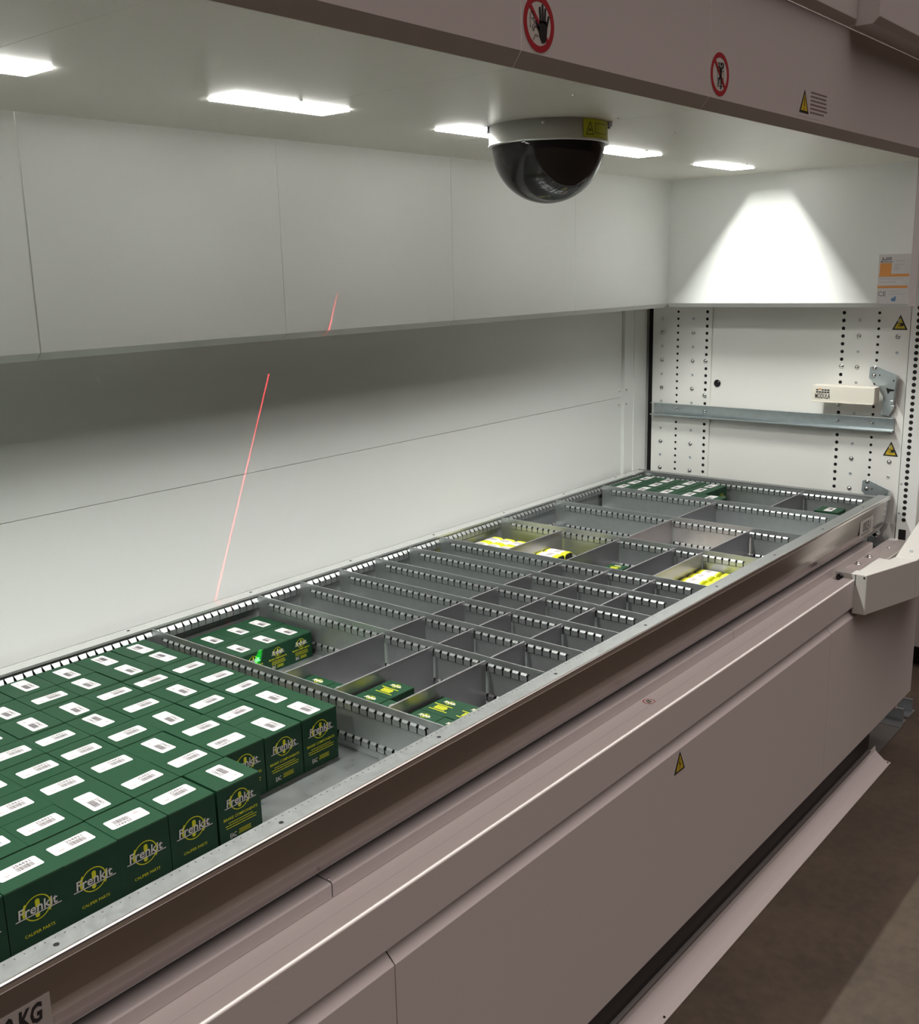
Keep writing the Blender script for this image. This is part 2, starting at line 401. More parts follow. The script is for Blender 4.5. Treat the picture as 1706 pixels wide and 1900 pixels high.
# red ring prohibition signs and warning stickers
def ring_sign(name, x, z, r, parent, kind, label):
    m = MB(); F = lambda e: front(x, -.0700 - e, z)
    m.disc(r * 1.04, 1, F(.0002), 48); m.disc(r, 0, F(.0005), 48, 1., r * .77)
    M = F(.0005) @ Matrix.Rotation(math.radians(-45), 4, 'Z'); m.box((-r * .80, -r * .085, 0), (r * .80, r * .085, .0002), 0, M)
    B = F(.0010); k = r / .037
    if kind == 'hand':
        def q(pts, w_): m.line([(a * k, b * k) for a, b in pts], w_ * k, 2, B)
        m.poly([(a * k, b * k) for a, b in ((.001, .004), (.018, .005), (.0195, -.004), (.017, -.018), (.014, -.0225), (.007, -.0235), (.002, -.018), (-.0035, -.004))], 2, B)
        for x0, y0, x1, y1 in ((.0035, .002, .0015, .0205), (.0085, .003, .008, .0245), (.0135, .002, .0145, .0205), (.0185, .000, .0225, .0115), (-.001, -.007, -.008, .0025)):
            q([(x0, y0), (x1, y1)], .0040)
        q([(-.0225, -.0065), (-.0205, -.0065), (-.0215, .006), (-.0195, .0125), (-.0155, .0130), (-.0125, .009), (-.0120, -.007)], .0009)
        q([(-.0195, .0045), (-.0120, .0045)], .0009); q([(-.011, -.0050), (-.004, -.0050)], .0011)
        q([(-.0150, -.003), (-.0165, -.0075), (-.0130, -.0105), (-.0125, -.006)], .0010)
        q([(-.0145, -.0225), (-.0095, -.0150), (-.002, -.0165)], .0010)
    else:
        def q(pts, w_, mm=2): m.line([(a * k, b * k) for a, b in pts], w_ * k, mm, B)
        m.disc(.0032 * k, 2, B @ Matrix.Translation((.004 * k, .0175 * k, 0)), 14)
        m.poly([(a * k, b * k) for a, b in ((-.002, .0115), (.0075, .0125), (.006, -.004), (.0015, -.006), (-.001, 0))], 2, B)
        q([(-.001, .011), (-.0045, .0120), (-.0040, .0185)], .0028); q([(.006, .0115), (.0115, .0135), (.0120, .0195)], .0028)
        q([(.000, -.003), (-.0045, -.009), (-.0045, -.0170)], .0034); q([(.0035, -.004), (.0055, -.014), (.0045, -.0235)], .0036)
        for yy in (.0195, .0065, -.0065, -.0195): q([(-.011, yy - .001), (.014, yy)], .0009)
        q([(-.010, .020), (-.010, -.020)], .0009); q([(.0135, .020), (.0135, -.014)], .0009)
    return tag(m.build(name, [S_RED, S_WHITE, S_BLACK], parent), label)
ring_sign('no_touching_sign', .5835, 1.0195, .0367, fasc[4], 'hand', 'round red prohibition sign with a black hand')
ring_sign('no_climbing_sign', 1.1395, 1.0210, .0362, fasc[5], 'climb', 'round red prohibition sign with a climbing figure')
def tri_sign(name, M, wd, ht, glyph, parent, label, base=False):
    """M: frame with origin at the middle of the base"""
    m = MB(); m.poly([(-wd / 2, 0, .0002), (wd / 2, 0, .0002), (0, ht, .0002)], 1, M)
    i = .17 * wd * .62; m.poly([(-wd / 2 + i * 1.45, i * .8, .0005), (wd / 2 - i * 1.45, i * .8, .0005), (0, ht - i * 1.6, .0005)], 0, M)
    G = M @ Matrix.Translation((0, ht * .36, .0008)); k = ht / .045
    def q(pts, w_): m.line([(a * k, b * k) for a, b in pts], w_ * k, 1, G)
    if glyph == 'bang': q([(0, .012), (0, -.003)], .0028); q([(0, -.008), (0, -.0090)], .0030)
    if glyph == 'bolt': q([(.001, .012), (-.003, .003), (.0025, .001), (-.001, -.009)], .0022)
    if glyph == 'hand':
        q([(.002, .003), (-.007, .003)], .0016); q([(.002, -.003), (-.006, -.0035)], .0016); q([(-.001, .009), (-.001, .004)], .0012); q([(-.001, -.009), (-.001, -.004)], .0012)
        m.disc(.0052 * k, 1, G @ Matrix.Translation((.0055 * k, -.0005 * k, 0)), 14)
    return tag(m.build(name, [S_YEL, S_BLACK], parent), label)
tri_sign('warning_sign', front(1.529, -.0704, .9935), .050, .0455, 'bang', fasc[5], 'small yellow exclamation triangle')
m = MB()
m.box((-.004, -.006, 0), (.155, .054, .0001), 1, front(1.500, -.0701, .992))
for r_ in range(6):
    x0 = 0.
    zt = 1.0355 - r_ * .0078
    xe = [.088, .086, .087, .090, .094, .076][r_]
    while x0 < xe:
        wl = random.uniform(.005, .013); m.box((x0, 0, 0), (min(xe, x0 + wl), .0028, .0002), 0, front(1.563, -.0704, zt)); x0 += wl + .0018
tag(m.build('warning_text', [S_BROWN, PAINT_OUT], fasc[5]), 'clear sticker with six lines of tiny brown text')
tri_sign('crush_warning_sign', endw(x6 - .0004, .0290, .4925), .045, .0445, 'hand', wall_right, 'upper yellow hand crush warning triangle')
tri_sign('crush_warning_sign', endw(x6 - .0004, .0300, .1095), .045, .0455, 'hand', wall_right, 'lower yellow hand crush warning triangle')

# upper covers above the fascia
def cover(a, b, y, label):
    m = MB().prism([(y + .013, 1.190), (y, 1.203), (y, 3.0), (1.10, 3.0), (1.10, 1.190)], a, b)
    return tag(m.build('upper_cover', PAINT_OUT, None, .001), label, 'cover')
cover(-1.65, 1.757, -.0868, 'shallow upper machine cover above the fascia, mostly left')
cover(1.760, 2.62, -.134, 'deep upper machine cover jutting forward at the top right')
# outer body sides and back
m = MB().box((2.626, -.034, ZF + .12), (2.645, 1.10, 3.0)); tag(m.build('side_cladding', PAINT_OUT), 'tall side cladding at the right end of the machine', 'cladding')
m = MB().box((XL - .06, -.06, ZF + .12), (XL - .035, 1.10, 3.0)); tag(m.build('side_cladding', PAINT_OUT), 'tall side cladding at the left end of the machine, outside the photo', 'cladding')
m = MB().box((XL - .01, 1.08, ZF + .12), (2.622, 1.10, 1.184)).box((XL - .01, YB + .02, -.32), (2.60, 1.08, -.30)); tag(m.build('rear_cladding', PAINT_OUT), 'rear cladding of the machine behind the bay', 'cladding')
m = MB().box((XL - .008, -.05, -.3), (XL, YB, 1.0)); S_(m.build('wall_left', PAINT_IN), 'left end wall of the machine bay outside the photo')

# ------------------------------------------------------------------ front sill, guard rail, lower panels
ZG, ZS = -.1251, -.1470
YG, YR, YPN = .0114, -.0585, -.0590       # front of the channel, of the guard rail, of the lower panels
m = MB(); gp_ = [(YG, ZS + .0004), (YG, ZG - .0012), (YG + .0016, ZG + .0001), (YG + .005, ZG + .0004), (.12, ZG - .0002), (.12, -.30)]
for a, b in ((-1.62, .1905), (.192, 1.4650), (1.4665, 2.425)): m.sheet(gp_, .0015, a, b)
gut = tag(m.build('drip_channel', PAINT_OUT, None, .002, 3), 'long grey white channel strip directly below the tray front', 'channel')
for x in (.195, .736, 1.291, 1.80, 2.28):
    screw(FR((x, YG + .009, ZG + .0018), (1, 0, 0), (0, 1, 0)), gut, .35, None, 'screw')
m = MB().box((-1.62, -.0223, ZS - .004), (2.66, .0118, ZS)).box((2.09, YR, ZS - .004), (2.66, -.0223, ZS)).box((2.09, YR, ZS - .07), (2.66, YR + .002, ZS - .004))
m.box((-1.62, .0118, ZS - .1), (2.66, .014, ZS))
sill = tag(m.build('front_sill', PAINT_OUT, None, .0008), 'flat pinkish white sill in front of the tray carrying a round red sticker', 'sill')
Mx = FR((1.0418, -.0080, ZS + .0003), (1, 0, 0), (0, 1, 0))
m = MB(); m.disc(.0125, 1, Mx @ Matrix.Translation((0, 0, -.0001)), 32, 1.); m.disc(.0125, 0, Mx, 32, 1., .0105)
for dx in (-.0035, .0025): m.prism([(dx - .004, -.006), (dx - .001, -.006), (dx + .004, .006), (dx + .001, .006)], 0, .0002, 'z', 2, Mx)
tag(m.build('round_sticker', [S_RED, S_WHITE, S_BLACK], sill), 'small round red sticker with black slanted mark')
for x, y in ((2.2505, -.0057), (2.3398, -.0075)):
    s_ = MB().lathe([(0, .007), (.006, .0065), (.0072, .004), (.0072, .0012), (.011, .001), (.011, 0)], 16, 0, FR((x, y, ZS), (1, 0, 0), (0, 1, 0))).build('bolt', CHROME, sill)
screw(FR((2.48, -.020, ZS), (1, 0, 0), (0, 1, 0)), sill, 1.)
m = MB().box((-1.62, YR, -.2201), (2.10, -.0242, ZS + .0067))
rail = tag(m.build('guard_rail', PAINT_OUT, None, .0035, 4), 'long grey white guard rail with a rounded bright edge along the sill', 'rail')
# guard arm at the right
t = thing('corner_guard', 'white angular guard arm rising at the right end of the guard rail', 'arm', (2.071, -.05, -.12))
o_ = Vector((2.071, -.05, -.12))
def rel(mb): 
    mb.v = [tuple(Vector(v) - o_) for v in mb.v]; return mb
zt_, zb_ = -.124, -.236
pl = [(2.071, -.057), (2.071, -.0899), (2.300, -.1520), (2.300, -.092), (2.2639, -.0858), (2.266, -.057)]
m = MB().prism(pl, zb_, zt_, 'z')
rel(m).build('arm_base', PAINT_W, t, .002)
m = MB()
A_, B_, C_, D_ = (2.3005, -.1521), (2.3005, -.0925), (2.66, -.104), (2.66, -.250)
zr_ = zt_ + .37 * .36
vs = [(A_[0], A_[1], zt_), (B_[0], B_[1], zt_), (C_[0], C_[1], zr_), (D_[0], D_[1], zr_), (A_[0], A_[1], zb_), (B_[0], B_[1], zb_), (C_[0], C_[1], zb_), (D_[0], D_[1], zb_)]
m.add(vs, [(0, 3, 2, 1), (4, 5, 6, 7), (0, 4, 7, 3), (1, 2, 6, 5), (0, 1, 5, 4), (3, 7, 6, 2)])
ra = rel(m).build('arm_ramp', PAINT_W, t, .002)
m = MB().box((2.071, -.0622, -.1569), (2.112, -.0057, -.1251)).box((2.071, YPN + .0005, zb_), (2.112, YPN + .003, -.15))
rel(m).build('rail_end_block', PAINT_W, t, .001)
MB().lathe([(0, .006), (.0055, .006), (.0085, .004), (.010, .002), (.010, 0)], 20, 0, endw(-.0002, .0315, -.0200)).build('roller_knob', BLACKG, t)
MB().lathe([(0, .001), (.0025, .001), (.003, 0)], 14, 0, endw(-.0002, -.0335, -.012)).build('screw', BLACKG, t)
MB().lathe([(0, .001), (.002, .001), (.0035, .0012), (.0045, 0)], 14, 0, FR((2.335 - 2.071, -.125 + .05, zt_ + .37 * .035 + .0012 + .12), (.938, 0, .347), (0, 1, 0))).build('screw', ZINC, t)

# lower front panels
LS = [-1.58, .2376, 1.9128, 2.690]
ll = ['at the lower left', 'in the middle, with electric warning triangle', 'at the right end']
for i in range(3):
    a, b = LS[i] + GAP, LS[i + 1] - GAP
    m = MB().sheet([(YPN + .034, -.2215), (YPN + .029, -.2215), (YPN, -.2488), (YPN, -.669), (YPN + .02, -.669)], .0015, a, b)
    m.box((a, YPN + .0015, -.669), (b, YPN + .015, -.249))
    if i == 2: m.box((b - .0015, YPN + .0015, -.669), (b, -.038, -.2488))
    o = tag(m.build('lower_front_cover', PAINT_OUT, None, .002, 3), 'wide plain grey pink cover below the guard rail, ' + ll[i], 'cover', 'lower front covers')
    if i == 1: tri_sign('electric_warning_sign', front(1.0793, YPN - .0006, -.2980), .045, .0447, 'bolt', o, 'small yellow electric warning triangle')
m = MB().box((-1.56, -.0238, -.2195), (2.05, .010, -.152)); tag(m.build('panel_carrier', PAINT_OUT), 'recessed grey carrier strip in the shadow gap under the guard rail', 'strip')
# plinth and floor skirting
m = MB().box((-1.60, -.030, -.768), (2.392, .04, -.60)).box((-1.60, -.021, ZF), (2.392, .04, -.775))
m.prism([(-.030 + .008 * math.cos(a * PI / 6), -.7735 + .008 * math.sin(a * PI / 6)) for a in range(12)], -1.60, 2.39, 'x', 1)  # lighter bar draws the highlight along the beam's lower edge
tag(m.build('plinth_beam', [BLACK, mat('plinth_highlight', (.30, .30, .29), .35, .8)], None, .002), 'long black plinth beam in the gap under the lower front panels', 'plinth')
m = MB().sheet([(-.0215, -.795), (-.024, -.810), (-.032, -.818), (-.052, -.8345), (-.072, ZF + .002)], .0012, -1.60, 2.485)
sk = tag(m.build('floor_skirting', PAINT_OUT, None, .0), 'pale angled metal skirting strip along the floor under the machine', 'skirting')
for x in (2.475, 1.03): MB().disc(.0028, 0, FR((x, -.0655, ZF + .0055), (1, 0, 0), (0, .96, .2)), 12).build('fixing_hole', HOLE, sk)
# feet beyond the end
for k, (x, y) in enumerate(((2.80, .03), (2.90, .03))):
    m = MB().box((x - .045, y - .045, ZF), (x + .03, y + .03, ZF + .006)).prism([(x + .012, ZF), (x + .018, ZF), (x + .018, ZF + .05), (x + .008, ZF + .05)], y - .04, y + .03, 'y')
    o = tag(m.build('floor_bracket', ZINC), 'bent metal floor bracket beyond the panel end, ' + ('nearer one' if k == 0 else 'farther one'), 'bracket', 'floor brackets')
m = MB().box((2.50, -.02, ZF), (2.78, .25, ZF + .004)); tag(m.build('floor_plate', mat('dull_dark_plate', (.10, .10, .09), .6)), 'flat metal plate on the floor past the end of the skirting', 'plate')
m = MB().box((3.35, -.30, ZF + .085), (4.6, 1.5, 3.0)).box((3.40, -.25, ZF), (4.6, 1.5, ZF + .085), 1)
tag(m.build('neighbour_cabinet', [PAINT_OUT, BLACK], None, .003), 'next machine cabinet in the dark hall at the right edge', 'cabinet')
S_(MB().box((9, -9, ZF), (9.2, 9, 6)).build('wall_far', mat('hall_wall', (.16, .12, .11), .8)), 'dim far wall of the hall')

# ------------------------------------------------------------------ the tray
PITCH = .01855
def slotted(mb, L, z1, z0, bump=.0035, top_s=.004, off0=.022, side=1, tabw=PITCH - .0026, hem=.0016, rows=((-.0125, -.030), (-.0725, -.0885)), thick=.0014, w0=None):
    """slotted sheet in local x (length) and z; the tabs bulge towards -y * side"""
    def bx(a, b): mb.box((a[0], min(a[1] * side, b[1] * side), a[2]), (b[0], max(a[1] * side, b[1] * side), b[2]))
    zs = [z1] + [z for r in rows for z in r] + [z0]
    for a, b in zip(zs[::2], zs[1::2]):
        if a - b > .0005: bx((0, -thick / 2, b), (L, thick / 2, a))
    bx((0, -hem, z1 - .005), (L, hem * .4, z1 + .0008))
    n = int((L - 2 * off0) / PITCH); x0 = (L - n * PITCH) / 2
    for a, b in rows:
        bx((0, -thick / 2, b), (x0, thick / 2, a)); bx((L - x0, -thick / 2, b), (L, thick / 2, a))
        o0 = len(mb.f); bx((x0, thick * .2, b), (L - x0, thick * .45, a))  # dark strip behind the slits, painted as their shade
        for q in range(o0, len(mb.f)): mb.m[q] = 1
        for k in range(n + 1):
            xc = x0 + k * PITCH; o0 = len(mb.f); bx((xc - .0032, -thick * .75, a - .0030), (xc + .0032, -thick * .5, a - .0006))  # cap at each slit top in the same shade colour
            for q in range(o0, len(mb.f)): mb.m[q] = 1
        for k in range(n):
            xa = x0 + k * PITCH + (PITCH - tabw) / 2; xb = xa + tabw
            p = [(0, a), (-bump * side, a - top_s), (-bump * side, b + top_s * .6), (0, b)]
            if side < 0: p = p[::-1]
            c = .0022
            mb.add([(xa, p[0][0], p[0][1]), (xb, p[0][0], p[0][1]), (xa + c, p[1][0], p[1][1]), (xb - c, p[1][0], p[1][1]), (xa, p[1][0], p[1][1] - .002 * 1), (xb, p[1][0], p[1][1] - .002),
                    (xa, p[2][0], p[2][1]), (xb, p[2][0], p[2][1]), (xa, p[3][0], p[3][1]), (xb, p[3][0], p[3][1])],
                   [(0, 1, 3, 2), (2, 3, 5, 4), (4, 5, 7, 6), (6, 7, 9, 8)])
tray = thing('storage_tray', 'long galvanized steel storage tray holding all the cartons and partitions', 'tray', (0, D / 2, FZ - .002))
To = Vector((0, D / 2, FZ - .002))
def tpart(name, mb, mats, bevel=0., label=None, seg=2):
    mb.v = [tuple(Vector(v) - To) for v in mb.v]
    o = mb.build(name, mats, tray, bevel, seg)
    if label: o['label'] = label
    return o
YI = .0356
tpart('floor_pan', MB().box((TX0, .017, FZ - .002), (TX1 - .01, D - .016, FZ)), GALV_FLOOR, 0, 'smooth grey tray floor')
m = MB().box((TX0, .0, -.0018), (TX1 + .03, YI, 0)).box((TX0, YI - .002, -.012), (TX1 - .015, YI, -.001))
m.box((TX0, YI - .0035, -.095), (TX1 - .015, YI - .002, -.012))
tpart('front_flange', m, GALV_TOP, 0, 'flat matt galvanized flange along the tray front')
m = MB().sheet([(.0165, FZ + .001), (.0150, -.0960), (.0066, -.0820), (.0024, -.0670), (.0006, -.052), (.0, -.036), (.0, -.008)], .0015, TX0, TX1 - .005)
tpart('front_face', m, STEEL, .002, 'smooth dark reflecting steel front face')
m = MB().prism([(.004, .0008), (.0014, .0008), (-.0006, -.0004), (-.0016, -.0022), (-.0024, -.0068), (-.0018, -.0086), (.0, -.0086)], TX0, TX1 + .03)
for f in range(len(m.sm)): m.sm[f] = False
tpart('front_hem', m, HEM, .0008, 'bright folded edge of the tray front', 3)
m = MB().box((TX0, D - YI, -.0018), (TX1, D, 0)).box((TX0, D - .0015, -.09), (TX1, D, 0)); m.box((TX0, D - YI - .0014, -.004), (TX1 - .014, D - YI + .0006, .0010))
tpart('rear_flange', m, mat('galvanized_wall_sheen', (.72, .73, .72), .2, .7), 0, 'galvanized flange along the tray back')  # base lightened to carry the wall light the rear flange reflects
m = MB(); mt = Matrix.Translation((TX0, D - YI + .0012, 0))
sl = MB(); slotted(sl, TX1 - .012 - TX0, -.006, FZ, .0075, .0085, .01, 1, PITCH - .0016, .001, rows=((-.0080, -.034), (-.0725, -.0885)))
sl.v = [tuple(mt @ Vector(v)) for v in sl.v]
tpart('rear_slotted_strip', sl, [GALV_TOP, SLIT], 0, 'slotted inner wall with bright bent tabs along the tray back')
m = MB().box((TX1 - .013, YI, -.0018), (TX1 + .014, D - YI, 0)).box((TX1 + .0125, YI, -.09), (TX1 + .014, D, 0)).box((TX1 - .0145, YI, -.004), (TX1 - .012, D - YI, .001))
tpart('end_flange', m, GALV_TOP, 0, 'narrow flange at the far end of the tray')
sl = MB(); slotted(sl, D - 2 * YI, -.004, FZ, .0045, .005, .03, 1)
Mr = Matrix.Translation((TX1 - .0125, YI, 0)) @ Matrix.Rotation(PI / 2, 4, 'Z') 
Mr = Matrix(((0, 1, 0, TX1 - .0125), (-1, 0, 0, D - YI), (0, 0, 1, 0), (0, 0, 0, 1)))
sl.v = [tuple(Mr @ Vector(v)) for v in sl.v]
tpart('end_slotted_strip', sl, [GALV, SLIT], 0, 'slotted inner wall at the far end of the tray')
tpart('near_end_wall', MB().box((TX0, .017, FZ), (TX0 + .0015, D, 0)), GALV)
HX = [.1155 + .3175 * k for k in range(-5, 8)]
hm_ = None
for x in HX:
    for y in (.0172, D - .0128):
        if hm_ is None: hm_ = tpart('flange_hole', MB().disc(.0034, 0, Matrix.Translation(To), 16), HOLE); ho_ = hm_
        else: ho_ = hm_.copy(); COL.objects.link(ho_); ho_.parent = tray
        ho_.location = Vector((x, y, .0002)) - To
m = MB()
for k in range(int((TX1 - TX0) / .0116)): m.disc(.0011, 0, FR((TX0 + .0116 * k, YI - .0062, .00015), (1, 0, 0), (0, 1, 0)), 6)
tpart('flange_dimples', m, HEM, 0, 'row of tiny bright dimples along the front flange')
# weight label and number label on the front face
m = MB().box((-.425, -.0024, -.076), (-.2255, -.0018, -.0345), 0)
m.text('500 KG', .0300, 1, front(-.2665, -.0028, -.0600) @ Matrix.Diagonal((.64, 1, 1, 1)), .035, True, .14)
tpart('weight_label', m, [mat('pale_grey_label', (.42, .39, .37), .4), S_BLACK], 0, 'pale label reading KG in black')
m = MB().box((2.262, -.0024, -.076), (2.372, -.0018, -.027), 0)
m.text('0031', .034, 1, front(2.317, -.0028, -.062) @ Matrix.Diagonal((1.05, 1.15, 1, 1)), .01)
for z in (-.0675, -.0715): m.box((2.272, -.0028, z), (2.345, -.0023, z + .0012), 1)
tpart('number_label', m, [mat('clear_label', (.50, .48, .45), .35), S_BLACK], 0, 'pale label reading 0031')
# ---- cross dividers
DX = [.469, .7465, .8726, .9996, 1.125, 1.254, 1.3785, 1.6516, 1.9308, 2.2023]
DL = D - 2 * YI - .0090
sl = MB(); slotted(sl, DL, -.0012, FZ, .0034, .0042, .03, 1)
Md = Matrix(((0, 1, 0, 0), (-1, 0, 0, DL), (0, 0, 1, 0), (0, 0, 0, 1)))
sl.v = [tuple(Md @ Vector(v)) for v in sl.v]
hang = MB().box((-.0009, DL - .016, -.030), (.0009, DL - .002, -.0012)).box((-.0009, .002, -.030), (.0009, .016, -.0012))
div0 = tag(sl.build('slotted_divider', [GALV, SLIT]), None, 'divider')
dlab = ['just right of the big block of green cartons', 'right of the bay with six green cartons', 'second from the near end of the empty narrow bays', 'in the middle of the empty narrow bays, nearer half',
        'in the middle of the empty narrow bays, farther half', 'closing the fourth empty narrow bay', 'left of the bay with yellow packets', 'right of the bay with yellow packets',
        'right of the bay holding a beige card', 'left of the farthest bay with green cartons']
for k, x in enumerate(DX):
    o = div0 if k == 0 else dup(div0)
    o.location = (x, YI + .0015, .0002)
    o.name = 'slotted_divider'
    o['label'] = 'galvanized slotted cross divider ' + dlab[k]; o['group'] = 'slotted cross dividers of the tray'; o['category'] = 'divider'
# ---- plates between the dividers
bounds = DX + [TX1 - .014]
SUB = {0: [.424, .295, .167], 1: [.424, .295, .168], 2: [.421, .295, .168], 3: [.423, .294, .167], 4: [.423, .295, .166], 5: [.419, .290, .164],
       6: [.601, .421, .258, .1815], 7: [.413, .180], 8: [.409], 9: [.249]}
bayn = ['the bay with six green cartons', 'the first empty narrow bay', 'the second empty narrow bay', 'the third empty narrow bay', 'the fourth empty narrow bay', 'the fifth empty narrow bay',
        'the bay with yellow packets', 'the bay holding a beige card', 'the wide empty bay before the last divider', 'the farthest bay']
plates = {}
for k, ys in SUB.items():
    L = bounds[k + 1] - bounds[k] - .0066
    for j, y in enumerate(ys):
        key = round(L, 4)
        if key not in plates:
            c = .010
            m = MB().prism([(0, FZ + .001), (L, FZ + .001), (L, -.010), (L - .004, -.006), (.012, -.006), (0, -.018)], -.0007, .0007, 'y')
            m.prism([(.006, -.0122), (.012, -.0068), (L - .002, -.0068), (L - .002, -.0055), (.011, -.0055), (.004, -.0112)], -.0035, .0007, 'y')
            o = m.build('partition_plate', mat('partition_sheet', (.43, .42, .445), .34, .8, .5, (50, .06, .05, (1, 1, 1))) if not plates else plates[list(plates)[0]].data.materials[0])
            plates[key] = o
        else: o = dup(plates[key])
        o.location = (bounds[k] + .0010, y, 0)
        n = len(ys)
        pos = 'only one' if n == 1 else ('rearmost' if j == 0 else ('nearest the front rim' if j == n - 1 else ('middle one' if n == 3 else ('second from the back' if j == 1 else 'third from the back'))))
        tag(o, 'plain grey partition plate in %s, %s' % (bayn[k], pos), 'partition', 'plain partition plates of the tray')

# ------------------------------------------------------------------ cartons
def logo(m, M, s):
    """round logo with the maker's word; s is the width of the word"""
    m.disc(.42 * s * .66, 1, M @ Matrix.Translation((0, 0, .0001)), 36, 1.06, .385 * s * .66)
    def arc(r0, r1, a0, a1, cx=0., sx=1.):
        n = 12; a = [a0 + (a1 - a0) * i / n for i in range(n + 1)]
        pts = [(cx + r1 * sx * math.cos(t), r1 * math.sin(t), .0002) for t in a] + [(cx + r0 * sx * math.cos(t), r0 * math.sin(t), .0002) for t in a[::-1]]
        m.poly(pts, 1, M)
    arc(.245 * s, .30 * s, math.radians(140), math.radians(200), -.03 * s); arc(.245 * s, .30 * s, math.radians(-40), math.radians(20), .03 * s)
    def pill(cx, cy, w_, h_):
        pts = [(cx + w_ / 2 * math.cos(t * PI / 8), cy + h_ / 2 - w_ / 2 + w_ / 2 * math.sin(t * PI / 8), .0003) for t in range(9)] + [(cx + w_ / 2 * math.cos(PI + t * PI / 8), cy - h_ / 2 + w_ / 2 + w_ / 2 * math.sin(PI + t * PI / 8), .0003) for t in range(9)]
        m.poly(pts, 1, M)
    pill(.01 * s, .10 * s, .10 * s, .20 * s); pill(-.01 * s, -.155 * s, .10 * s, .12 * s)
    m.text('Frenkit', .300 * s, 0, M @ Matrix.Translation((0, -.085 * s, .0006)), .016, True, .08)
    m.box((-.48 * s, -.125 * s, .0004), (.52 * s, -.105 * s, .0006), 0, M)
def lines(m, M, x0, x1, y, n, dy, h, mm=1, seed=1):
    r = random.Random(seed)
    for i in range(n):
        a = x0 + r.uniform(0, .08) * (x1 - x0); e = x1 - r.uniform(0, .1) * (x1 - x0)
        while a < e:
            l = r.uniform(.06, .18) * (x1 - x0); m.box((a, y - i * dy, .0001), (min(e, a + l), y - i * dy + h, .0002), mm, M); a += l + .012 * (x1 - x0)
def face_print(m, M, w_, h_, style):
    """M: frame with origin at the middle of the lower edge"""
    if style == 'caliper':
        logo(m, M @ Matrix.Translation((0, .60 * h_, 0)), .78 * w_)
        m.text('CALIPER PARTS', .072 * w_ * 1.05, 1, M @ Matrix.Translation((0, .235 * h_, .0002)), .006)
    elif style == 'brake':
        logo(m, M @ Matrix.Translation((0, .70 * h_, 0)), .74 * w_)
        m.text('BRAKE COMPONENTS', .080 * w_, 1, M @ Matrix.Translation((0, .425 * h_, .0002)), .010)
        lines(m, M, -.30 * w_, .32 * w_, .365 * h_, 1, 0, .012 * h_, 1, 3); lines(m, M, -.38 * w_, .38 * w_, .325 * h_, 2, .042 * h_, .012 * h_, 1, 4)
        m.text('EAC', .135 * w_, 0, M @ Matrix.Translation((-.20 * w_, .105 * h_, .0002)) @ Matrix.Diagonal((.62, 1, 1, 1)), .012)
        lines(m, M, -.08 * w_, .24 * w_, .185 * h_, 4, .022 * h_, .008 * h_, 1, 5)
    elif style == 'brake_kit':
        logo(m, M @ Matrix.Translation((0, .70 * h_, 0)), .55 * w_)
        m.text('BRAKE COMPONENTS', .075 * w_, 1, M @ Matrix.Translation((0, .44 * h_, .0002)), .012)
        lines(m, M, -.30 * w_, .32 * w_, .365 * h_, 3, .055 * h_, .016 * h_, 1, 6)
        m.text('EAC', .14 * w_, 0, M @ Matrix.Translation((-.18 * w_, .10 * h_, .0002)) @ Matrix.Diagonal((.62, 1, 1, 1)), .012)
        lines(m, M, -.06 * w_, .24 * w_, .185 * h_, 4, .028 * h_, .010 * h_, 1, 5)
    elif style == 'top':
        logo(m, M @ Matrix.Translation((0, .76 * h_, 0)), .46 * w_)
        m.box((-.36 * w_, .53 * h_, .0001), (.30 * w_, .55 * h_, .0003), 1, M)
        lines(m, M, -.22 * w_, .22 * w_, .46 * h_, 5, .045 * h_, .022 * h_, 1, 8)
        m.box((-.30 * w_, .20 * h_, .0001), (.36 * w_, .22 * h_, .0003), 1, M)
def make_carton(w_, d_, h_, styles, top=None):
    """origin at the middle of the base; styles = print on the -Y, +X, +Y, -X faces"""
    m = MB(); b = .0008
    e = .0010
    m.box((-w_ / 2, -d_ / 2, 0), (w_ / 2, d_ / 2, h_), 2)
    # slightly open flap seams on the lid
    m.box((-w_ / 2 + .001, -d_ / 2 - .0001, h_ - .0016), (w_ / 2 - .001, -d_ / 2 + .0001, h_ - .0009), 3)
    if styles[0]: face_print(m, front(0, -d_ / 2 - .0003, 0), w_, h_, styles[0])
    if styles[1]: face_print(m, FR((w_ / 2 + .0003, 0, 0), (0, 1, 0), (0, 0, 1)), d_, h_, styles[1])
    if styles[2]: face_print(m, FR((0, d_ / 2 + .0003, 0), (-1, 0, 0), (0, 0, 1)), w_, h_, styles[2])
    if styles[3]: face_print(m, FR((-w_ / 2 - .0003, 0, 0), (0, -1, 0), (0, 0, 1)), d_, h_, styles[3])
    if top: face_print(m, FR((-w_ / 2, 0, h_ + .0002), (0, -1, 0), (1, 0, 0)), d_, w_, top)
    o = m.build('carton', [P_WHITE, P_YEL, GREEN, GREEN_E], None, .0009, 2)
    return o
